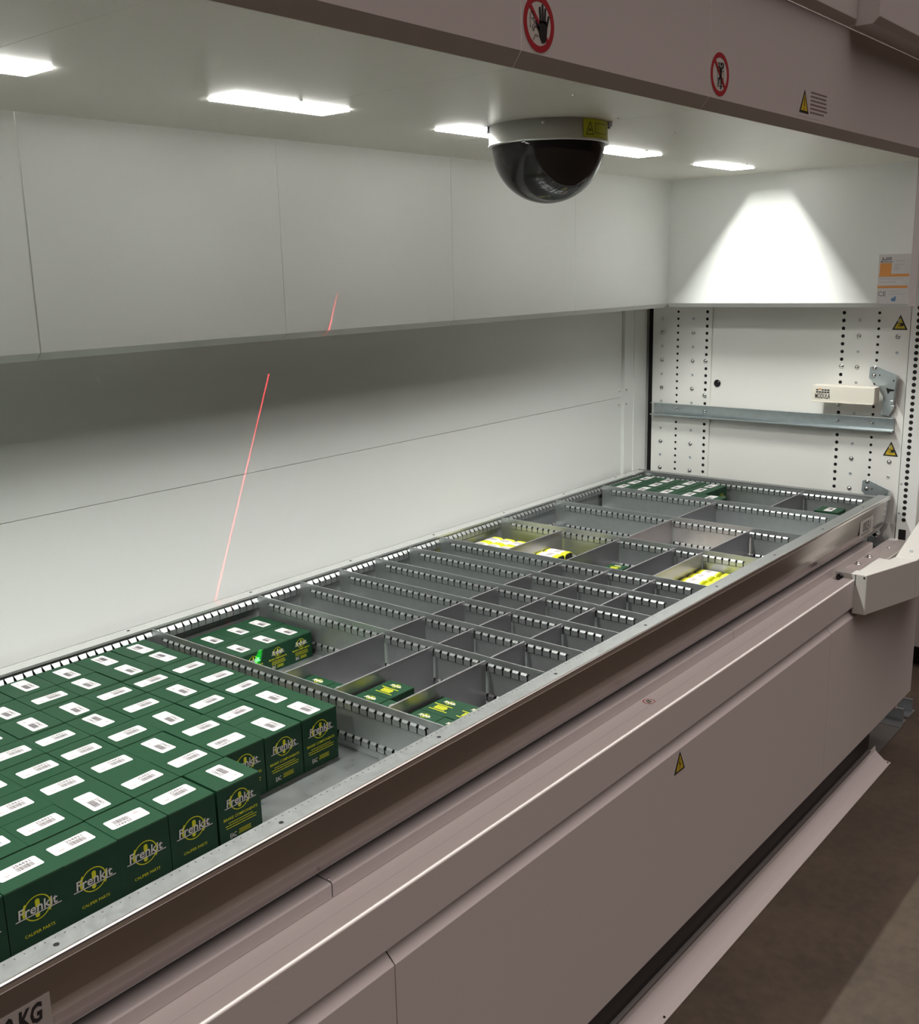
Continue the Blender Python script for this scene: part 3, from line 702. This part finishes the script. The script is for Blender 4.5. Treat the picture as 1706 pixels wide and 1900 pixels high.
def make_sticker(lw, lh, parent, z):
    m = MB(); r = .055 * lw; pts = []
    for cx, cy, a0 in ((lw / 2 - r, lh / 2 - r, 0), (-lw / 2 + r, lh / 2 - r, 90), (-lw / 2 + r, -lh / 2 + r, 180), (lw / 2 - r, -lh / 2 + r, 270)):
        for i in range(5): t_ = math.radians(a0 + 22.5 * i); pts.append((cx + r * math.cos(t_), cy + r * math.sin(t_), .0002))
    m.poly(pts, 0)
    m.text('254431', .0078 * lw / .057, 1, Matrix.Translation((.135 * lw, .17 * lh, .0004)) @ Matrix.Diagonal((1.05, 1, 1, 1)), .022)
    r_ = random.Random(11); x = -.06 * lw
    while x < .33 * lw:
        wd = r_.choice((.0004, .0007, .0011)) * lw / .057; m.box((x, -.26 * lh, .0003), (x + wd, .10 * lh, .0004), 1); x += wd + r_.choice((.0004, .0006, .0009)) * lw / .057
    for yy, a, b in ((.22, -.40, -.34), (.22, -.24, -.12), (-.16, -.36, -.22), (-.24, -.36, -.24), (-.30, -.35, -.23), (-.20, -.36, -.20)):
        m.box((a * lw, yy * lh, .0003), (b * lw, yy * lh + .0009, .0004), 2)
    o = m.build('barcode_label', [WHITE, INK, INKL], parent); o['label'] = 'white barcode label'
    o.location = (0, 0, z + .0002)
    return o
ROT = {'X': 0., 'F': PI, 'Y': -PI / 2, 'y': PI / 2}
BW, BH = .0764, .0915
cartA = make_carton(BW, BW, BH, ('caliper', 'brake', 'caliper', 'brake')); tag(cartA, 'x', 'carton'); make_sticker(.0565, .0265, cartA, BH)
cartB = make_carton(BW, BW, BH, ('brake', 'caliper', 'brake', 'caliper')); tag(cartB, 'x', 'carton'); make_sticker(.0565, .0265, cartB, BH)
def put(proto, used, x, y, z, rot, lrot, label, group, loff=(0, 0), s=1.):
    if proto not in used: used.add(proto); o = proto
    else: o = dup(proto)
    o.location = (x, y, z); o.rotation_euler = (rng.uniform(-.006, .006) * .3, 0, rot); o.scale = (1, 1, rng.uniform(.985, 1.0)); o['label'] = label; o['group'] = group; o['category'] = 'carton'
    for c in o.children:
        if c.name.startswith('barcode'):
            c.rotation_euler = (0, 0, lrot); c.location.x = loff[0]; c.location.y = loff[1]
    return o
USED = set()
CXS = [.3975, .3190, .2400, .1620, .0840, .0060, -.0705, -.1470, -.2240, -.3010]
CYS = [.7560, .6775, .5960, .5160, .4370, .3590, .2840, .2045]
ORI = ['yyYYYX', 'yYYXYYX', 'XXXYYXX', 'XYXyXXXY', 'XXYXXXXX', 'YXXYXXXXX', 'YYFXXYXXX', '   yXFXXXX']
rng = random.Random(3)
for r, row in enumerate(ORI):
    nr = 8 - r
    for c, o_c in enumerate(row):
        if o_c == ' ': continue
        x, y = CXS[c], CYS[r]
        isb = (r == 6 and c <= 2) or (r == 7 and c == 3)
        if r == 7 and c == 3: x, y = .1660, .2060
        face = 'showing its printed front' if (r == 7 or (r == 6 and c < 3)) else 'top with barcode label'
        lab = 'green carton in the big block, row %s from front, %s from its right end' % (ORD[nr - 1], ORD[c])
        put(cartB if isb else cartA, USED, x + rng.uniform(-.0004, .0004), y + rng.uniform(-.0004, .0004), FZ + .0001, rng.uniform(-.008, .008),
            ROT[o_c] + rng.uniform(-.04, .04), lab, 'green cartons in the big near block', (rng.uniform(-.004, .004), rng.uniform(-.004, .004)))
# six cartons behind the first divider
cartC = make_carton(.0635, .0840, .0570, ('brake_kit',) * 4); tag(cartC, 'x', 'carton'); make_sticker(.050, .0235, cartC, .057)
for r, y in enumerate((.7580, .6725)):
    for c, x in enumerate((.7025, .6385, .5745)):
        put(cartC, USED, x, y, FZ + .0001, 0, -PI / 2 if True else 0, 'smaller green carton in the bay after the big block, %s row, %s' % (('rear', 'front')[r], ('right', 'middle', 'left')[c] if not (r == 1 and c == 2) else 'left, with green dot'),
            'six smaller green cartons', (-.002 + .004 * (c % 2), 0))
# small cubes with printed lids in the front compartments
cube = make_carton(.0640, .0590, .0690, (None, None, None, None), 'top'); tag(cube, 'x', 'carton')
CU = [(.5150, .3920, 'in the rear compartment, left'), (.5150, .3300, 'in the rear compartment, nearer the front'),
      (.5150, .2590, 'in the middle compartment, left rear'), (.5150, .1985, 'in the middle compartment, left front'), (.5810, .2590, 'standing alone on the right in the middle compartment'),
      (.5150, .1330, 'in the foremost compartment, left rear'), (.5150, .0725, 'in the foremost compartment, left front'), (.5810, .1330, 'in the foremost compartment, right rear'), (.5810, .0725, 'in the foremost compartment, right front')]
for x, y, l in CU: put(cube, USED, x, y, FZ + .0001, 0, 0, 'small green carton with yellow printed lid ' + l, 'small green cartons with printed lids')
# far bay cartons
FO = [(2.4300, .7720), (2.4300, .6930), (2.4300, .6120), (2.4300, .5330), (2.3520, .7720), (2.3520, .6930), (2.3520, .6120), (2.3520, .5330), (2.2740, .7720), (2.2740, .6930), (2.2740, .6120), (2.2740, .5330), (2.2640, .4540)]
for k, (x, y) in enumerate(FO):
    col = 'right' if k < 4 else ('middle' if k < 8 else 'left'); rr = ORD[(k % 4) if k < 12 else 4]
    put(cartA, USED, x - .0145, y - .0005, FZ + .0001, 0, 0 + (PI if k % 3 == 0 else 0), 'green carton in the farthest bay, %s column, %s from the back' % (col, rr), 'green cartons in the farthest bay', (.002, 0))
cartD = make_carton(.0700, .0700, .0680, ('brake_kit',) * 4); tag(cartD, 'x', 'carton'); make_sticker(.050, .0235, cartD, .068)
for x, y, l in ((2.275, .3300, 'alone behind the plate'), (2.262, .2050, 'left rear of the front compartment'), (2.262, .1320, 'left front of the front compartment'), (2.395, .1330, 'right side of the front compartment')):
    put(cartD, USED, x, y, FZ + .0001, 0, 0, 'low green carton in the farthest bay, ' + l, 'low green cartons in the farthest bay')

# ------------------------------------------------------------------ film packets
def packet(L, W_, H, body, band, name, endm):
    """pillow packet, long axis X, origin at base middle"""
    m = MB(); n = 12; prof = []
    for i in range(n + 1):
        a = PI * i / n; cx = -W_ / 2 * math.copysign(abs(math.cos(a)) ** .55, math.cos(a)); prof.append((cx, H - .008 + .008 * abs(math.sin(a)) ** .8))
    prof = [(-W_ / 2, 0)] + prof + [(W_ / 2, 0)]
    m.prism([(-p[0], p[1]) for p in prof], -L / 2, L / 2, 'x', 0)
    # white paper band over the top
    top = [p for p in prof[2:-2]]
    for (a, b, mm, e) in ((-L * .40, L * .26, 1, .0003), (-L * .10, L * .14, 2, .0006)):
        tt = top if mm == 1 else top[4:-3]
        vs = [(a, -p[0], p[1] + e) for p in tt] + [(b, -p[0], p[1] + e) for p in tt]; k = len(tt)
        m.add(vs, [(i, i + 1, k + i + 1, k + i) for i in range(k - 1)], mm, None, True)
    for s_ in (-1, 1):
        m.prism([(-p[0] * .9, p[1] * .96) for p in prof], s_ * L / 2 if s_ > 0 else -L / 2 - .0008, s_ * L / 2 + .0008 if s_ > 0 else -L / 2, 'x', 3)
    return m.build(name, [body, WHITE, INKL, endm])
yp = packet(.053, .0405, .054, YELLOW, WHITE, 'film_packet', YELLOW); tag(yp, 'x', 'packet')
USEDP = set()
def putp(proto, x, y, rz, label, group):
    if proto not in USEDP: USEDP.add(proto); o = proto
    else: o = dup(proto)
    o.location = (x, y, FZ + .0002); o.rotation_euler = (0, 0, rz); o['label'] = label; o['category'] = 'packet'
    if group: o['group'] = group
for i, x in enumerate((1.578, 1.520)):
    for j, y in enumerate((.792, .7495, .707)):
        putp(yp, x, y, rng.uniform(-.04, .04), 'yellow film packet in the rear compartment, %s row, %s from the back' % (('right', 'left')[i], ORD[j]), 'yellow packets in the rear compartment')
for i, y in enumerate((.1515, .0860)):
    for j, x in enumerate((1.628, 1.586, 1.545, 1.504)):
        if i == 1 and j == 9: continue
        putp(yp, x - .004, y - (.001 if i == 0 else 0), PI / 2 + rng.uniform(-.04, .04), 'yellow film packet by the front rim, %s row, %s from the right' % (('rear', 'front')[i], ORD[j]), 'yellow packets by the front rim')
tp = packet(.068, .036, .056, YELLOW, WHITE, 'film_packet', BLACK); tag(tp, 'x', 'packet')
putp(tp, 1.572, .5640, -PI / 2, 'yellow topped dark packet with white label, the right one of two', None)
putp(tp, 1.533, .5640, -PI / 2, 'yellow topped dark packet with white label, the left one of two', None)
gp = packet(.060, .050, .052, GREEN, WHITE, 'film_packet', BLACK); tag(gp, 'x', 'packet')
putp(gp, 1.535, .296, -PI / 2, 'round ended dark green packet with a white band', None)
gc = make_carton(.052, .050, .050, (None,) * 4, 'top'); put(gc, USED, 1.540, .3680, FZ + .0001, 0, 0, 'little dark green carton with yellow print beside the white banded packet', None)
if 'group' in gc: del gc['group']
m = MB().box((1.668, .188, FZ + .0004), (1.918, .404, FZ + .0100)); m.box((1.70, .2, FZ + .0100), (1.702, .39, FZ + .0102))
tag(m.build('cardboard_sheet', BEIGE, None, .001), 'flat pinkish beige cardboard sheet lying in an otherwise empty bay', 'cardboard')

# ------------------------------------------------------------------ fittings on the end wall
m = MB().sheet([(x6 - .034, .189), (x6 - .004, .192), (x6 - .004, .226), (x6 - .030, .2285)][::-1], .0018, .024, .845, 'y')
m.sheet([(x6 - .034, .189), (x6 - .034, .1925)], .0012, .024, .845, 'y')
# sheet() above sweeps along y with (x, z)
tag(m.build('tray_rail', ZINC, None, .0006), 'long zinc plated channel rail screwed across the perforated end wall', 'rail')
rail_o = [o for o in COL.objects if o.name == 'tray_rail'][0]
for y, z in ((.7555, .211), (.652, .2075), (.197, .2085), (.0905, .2075)): screw(endw(x6 - .0058, y, z), rail_o, 1.1)
cb_ = thing('sensor_box', 'cream box with black block logo mounted in front of the end wall', 'sensor', (x6 - .05, .161, .273))
bo = Vector((x6 - .05, .161, .273))
m = MB().box((-.022, -.094, .003), (.022, .096, .051)); m.build('casing', CREAM, cb_, .0015)
m = MB().box((-.024, -.092, -.001), (.022, .097, .003)); m.build('lower_lip', CREAM, cb_, .001)
m = MB(); E_ = lambda yy, zz: endw(-.0226, yy, zz)
for k in range(5):
    if k != 1: m.box((.0 + k * .0085, .0325, 0), (.0068 + k * .0085, .0365, .0003), 0, E_(.083, 0.003))
    m.box((.0 + k * .0085, .0255, 0), (.0068 + k * .0085, .0295, .0003), 0, E_(.083, 0.003))
m.box((.0085, .0350, 0), (.0153, .0390, .0003), 1, E_(.083, 0.003))
m.text('MODULA', .0200, 0, endw(-.0229, .083 - .0205, .003 + .0080) @ Matrix.Diagonal((.56, 1.1, 1, 1)), .012)
m.build('logo_print', [S_BLACK, ORANGE], cb_)
MB().lathe([(0, .008), (.003, .008), (.003, 0)], 10, 0, FR((0, .096, .022), (1, 0, 0), (0, 0, -1))).build('cable_nub', PAINT_W, cb_)
def hook_bracket(z0, label):
    t = thing('tray_bracket', label, 'bracket', (x6 - .012, .065, z0))
    P = [(.105, .379), (.098, .3845), (.084, .384), (.020, .358), (.0215, .335), (.026, .279), (.035, .277), (.0355, .268), (.025, .268), (.028, .254), (.040, .234), (.067, .236), (.059, .259), (.061, .293), (.088, .332), (.106, .347)]
    m = MB().prism([(y - .065, z - .23) for y, z in P], -.0015, .0015)
    m.prism([(-.045, .128), (-.047, .128), (-.041, .049), (-.039, .049)], -.020, .0015)
    m.build('hook_plate', ZINC, t, .0008)
    m = MB()
    for y, z, r in ((.074, .357, .0022), (.032, .342, .0024)): m.disc(r, 0, endw(-.0018, y - .065, z - .23), 12)
    m.prism([(.053 - .065, .320 - .23), (.046 - .065, .300 - .23), (.041 - .065, .309 - .23), (.028 - .065, .311 - .23), (.028 - .065, .315 - .23), (.044 - .065, .317 - .23)], -.0021, -.0017)
    m.build('hook_cutouts', HOLE, t)
    for y, z in ((.090, .378), (.091, .356)): screw(endw(-.0015, y - .065, z - .23), t, 1.1)
    MB().box((-.004, -.038, .040), (.003, -.028, .052)).build('catch', ZINC, t, .001)
    return t
hook_bracket(.23, 'zinc hook bracket beside the cream sensor box on the end wall')
hook_bracket(-.1230, 'zinc hook bracket holding the far end of the tray')
t = thing('roller_unit', 'small zinc roller unit under the far end of the tray', 'roller', (x6 - .045, .045, -.125))
MB().lathe([(0, .012), (.012, .012), (.0135, .010), (.0135, -.010), (.012, -.012), (0, -.012)], 24, 0, FR((0, .0, .0), (0, 1, 0), (0, 0, 1))).build('roller', CHROME, t)
MB().lathe([(0, .008), (.010, .008), (.011, .006), (.011, -.006), (.010, -.008), (0, -.008)], 24, 0, FR((.0, .0, .045), (0, 1, 0), (0, 0, 1))).build('roller', CHROME, t)
MB().box((-.02, .012, -.035), (.044, .016, .06)).box((-.03, -.045, -.040), (.044, .016, -.035)).build('roller_bracket', ZINC, t, .001)
m = MB().box((x6 - .006, .0, -.20), (x6 + .001, .12, -.10)); tag(m.build('mounting_plate', PAINT_W, None, .001), 'zinc plate screwed to the end wall beneath the tray end', 'plate')

# ------------------------------------------------------------------ laser dome
DC = Vector((1.062, .243, ZC))
dome = thing('laser_dome', 'dark glossy dome with a brushed metal ring hanging from the bay ceiling', 'dome', tuple(DC))
RR = .1135
MB().lathe([(RR - .01, 0), (RR, -.0003), (RR, -.0335), (RR + .002, -.0345), (RR + .002, -.0375), (RR - .004, -.0378)], 96).build('mounting_ring', ALU, dome)
R0 = .1075
prof = [(R0 * math.cos(a), -.0375 - R0 * math.sin(a) * .98) for a in [math.radians(2.5 * i) for i in range(37)]]
inn = [((R0 - .0014) * math.cos(a), -.0375 - (R0 - .0014) * math.sin(a) * .98) for a in [math.radians(2.5 * i) for i in range(37)]][::-1]
MB().lathe(prof + inn, 96).build('acrylic_shell', ACRYL, dome)['label'] = 'dark glossy half sphere'
prof = [(.1045 * math.cos(a), -.0375 - .1015 * math.sin(a)) for a in [math.radians(3 * i) for i in range(31)]]
MB().lathe(prof, 64, 0, Matrix.Translation((.0006, .0010, 0))).build('dark_liner', LINER, dome)['label'] = 'black inner shell'
MB().lathe([(0, 0), (RR - .008, 0)], 48, 0, Matrix.Translation((0, 0, -.0375 + .001))).build('top_plate', BLACK, dome)
# laser warning label wrapped on the ring, screw and clips
ang = lambda th: (RR + .0006) * Vector((math.cos(th), math.sin(th), 0))
base = math.atan2(CAM_POS[1] - DC.y, CAM_POS[0] - DC.x)
def ring_patch(mb, th0, th1, z0, z1, mm, e=.0006, n=12):
    vs = []
    for z in (z0, z1):
        for i in range(n + 1):
            t_ = th0 + (th1 - th0) * i / n; vs.append(((RR + e) * math.cos(t_), (RR + e) * math.sin(t_), z))
    mb.add(vs, [(i, i + 1, n + 2 + i, n + 1 + i) for i in range(n)], mm)
def pt(th, z, e=.0012): return ((RR + e) * math.cos(th), (RR + e) * math.sin(th), z)
m = MB(); t0, t1 = base + math.radians(34), base + math.radians(78)
ring_patch(m, t0, t1, -.0333, -.001, 0)
def ring_line(pts, w_):
    for (a, za), (b, zb) in zip(pts[:-1], pts[1:]):
        n = max(1, int(abs(b - a) / .05))
        for i in range(n):
            u0, u1 = a + (b - a) * i / n, a + (b - a) * (i + 1) / n; v0, v1 = za + (zb - za) * i / n, za + (zb - za) * (i + 1) / n
            dx, dz = (u1 - u0) * RR, v1 - v0; l = math.hypot(dx, dz); nx, nz = -dz / l * w_ / 2 / RR, dx / l * w_ / 2
            m.poly([pt(u0 - nx, v0 - nz), pt(u1 - nx, v1 - nz), pt(u1 + nx, v1 + nz), pt(u0 + nx, v0 + nz)], 1)
a0 = t0 + math.radians(3.5)
ring_line([(a0, -.028), (a0 + .155, -.028), (a0 + .078, -.006), (a0, -.028)], .0011)
for q_ in range(4):
    c_, s_ = math.cos(q_ * PI / 4), math.sin(q_ * PI / 4)
    ring_line([(a0 + .078 - .0035 / RR * c_, -.0205 - .0035 * s_), (a0 + .078 + .0035 / RR * c_, -.0205 + .0035 * s_)], .0007)
ring_line([(a0 + .20, -.025), (a0 + .56, -.025), (a0 + .56, -.008), (a0 + .20, -.008), (a0 + .20, -.025)], .0008)
m.build('laser_label', [LASER_LBL, S_BLACK], dome)['label'] = 'yellow laser warning label wrapped round the ring'
th = base - math.radians(4.5)
MB().lathe([(0, .0015), (.002, .0014), (.003, 0)], 12, 0, FR(tuple(RR * Vector((math.cos(th), math.sin(th), 0)) + Vector((0, 0, -.008))), (-math.sin(th), math.cos(th), 0), (0, 0, 1))).build('screw', CHROME, dome)
for dth, l in ((-82, 1), (82, 1)):
    th = base + math.radians(dth); p = (RR + .002) * Vector((math.cos(th), math.sin(th), 0))
    MB().box((-.006, -.004, -.008), (.006, .004, 0)).lathe([(0, -.012), (.003, -.012), (.003, -.008)], 8).build('mounting_clip', ZINC, dome, .0008, 2, tuple(p))

# the lasers: a red fan of light and a green pointer, both leaving the dome surface
def laser_node(light, normal, d_tol, strength):
    light.use_nodes = True; t = light.node_tree; em = t.nodes['Emission']
    tcn = t.nodes.new('ShaderNodeTexCoord'); dt = t.nodes.new('ShaderNodeVectorMath'); dt.operation = 'DOT_PRODUCT'
    dt.inputs[1].default_value = normal; t.links.new(tcn.outputs['Normal'], dt.inputs[0])
    ab = t.nodes.new('ShaderNodeMath'); ab.operation = 'ABSOLUTE'; t.links.new(dt.outputs['Value'], ab.inputs[0])
    mr = t.nodes.new('ShaderNodeMapRange'); mr.inputs[1].default_value = d_tol * .5; mr.inputs[2].default_value = d_tol; mr.inputs[3].default_value = strength; mr.inputs[4].default_value = 0.
    t.links.new(ab.outputs[0], mr.inputs[0]); t.links.new(mr.outputs[0], em.inputs['Strength'])
SRC = Vector((1.001, .2513, .8305))
for k, (tx, ty, tz, pw) in enumerate(((.929, .716, .612, .014), (.866, .88, .447, .030), (.815, .88, .325, .030), (.767, .88, .207, .030), (.719, .88, .089, .030), (.676, .86, -.015, .03), (.665, .42, -.006, .04), (.665, .20, -.006, .04))):
    rl = bpy.data.lights.new('red_line_laser', 'SPOT'); rl.energy = LASER_RED; rl.color = (1, .05, .07); rl.shadow_soft_size = 0.0
    rl.spot_size = math.radians(11.0 if k < 6 else 14.); rl.spot_blend = .9
    laser_node(rl, (0, 0, 1), .0027, pw * (.54 if k < 6 else .35))
    ro = bpy.data.objects.new('red_line_laser', rl); COL.objects.link(ro); ro.location = SRC
    q_ = (Vector((tx, ty, tz)) - SRC).to_track_quat('-Z', 'Y'); ro.rotation_euler = q_.to_euler()
    nl = q_.to_matrix().transposed() @ Vector((.927, -.023, -.374))
    [n for n in rl.node_tree.nodes if n.type == 'VECT_MATH'][0].inputs[1].default_value = tuple(nl)
gl = bpy.data.lights.new('green_pointer_laser', 'SPOT'); gl.energy = LASER_GREEN; gl.color = (.02, 1, .08); gl.shadow_soft_size = 0.0; gl.spot_size = math.radians(.55); gl.spot_blend = .8
go = bpy.data.objects.new('green_pointer_laser', gl); COL.objects.link(go); go.location = (1.012, .268, .8200)
dv = Vector((.5870, .6305, -.0610)) - Vector(go.location); go.rotation_euler = dv.to_track_quat('-Z', 'Y').to_euler()
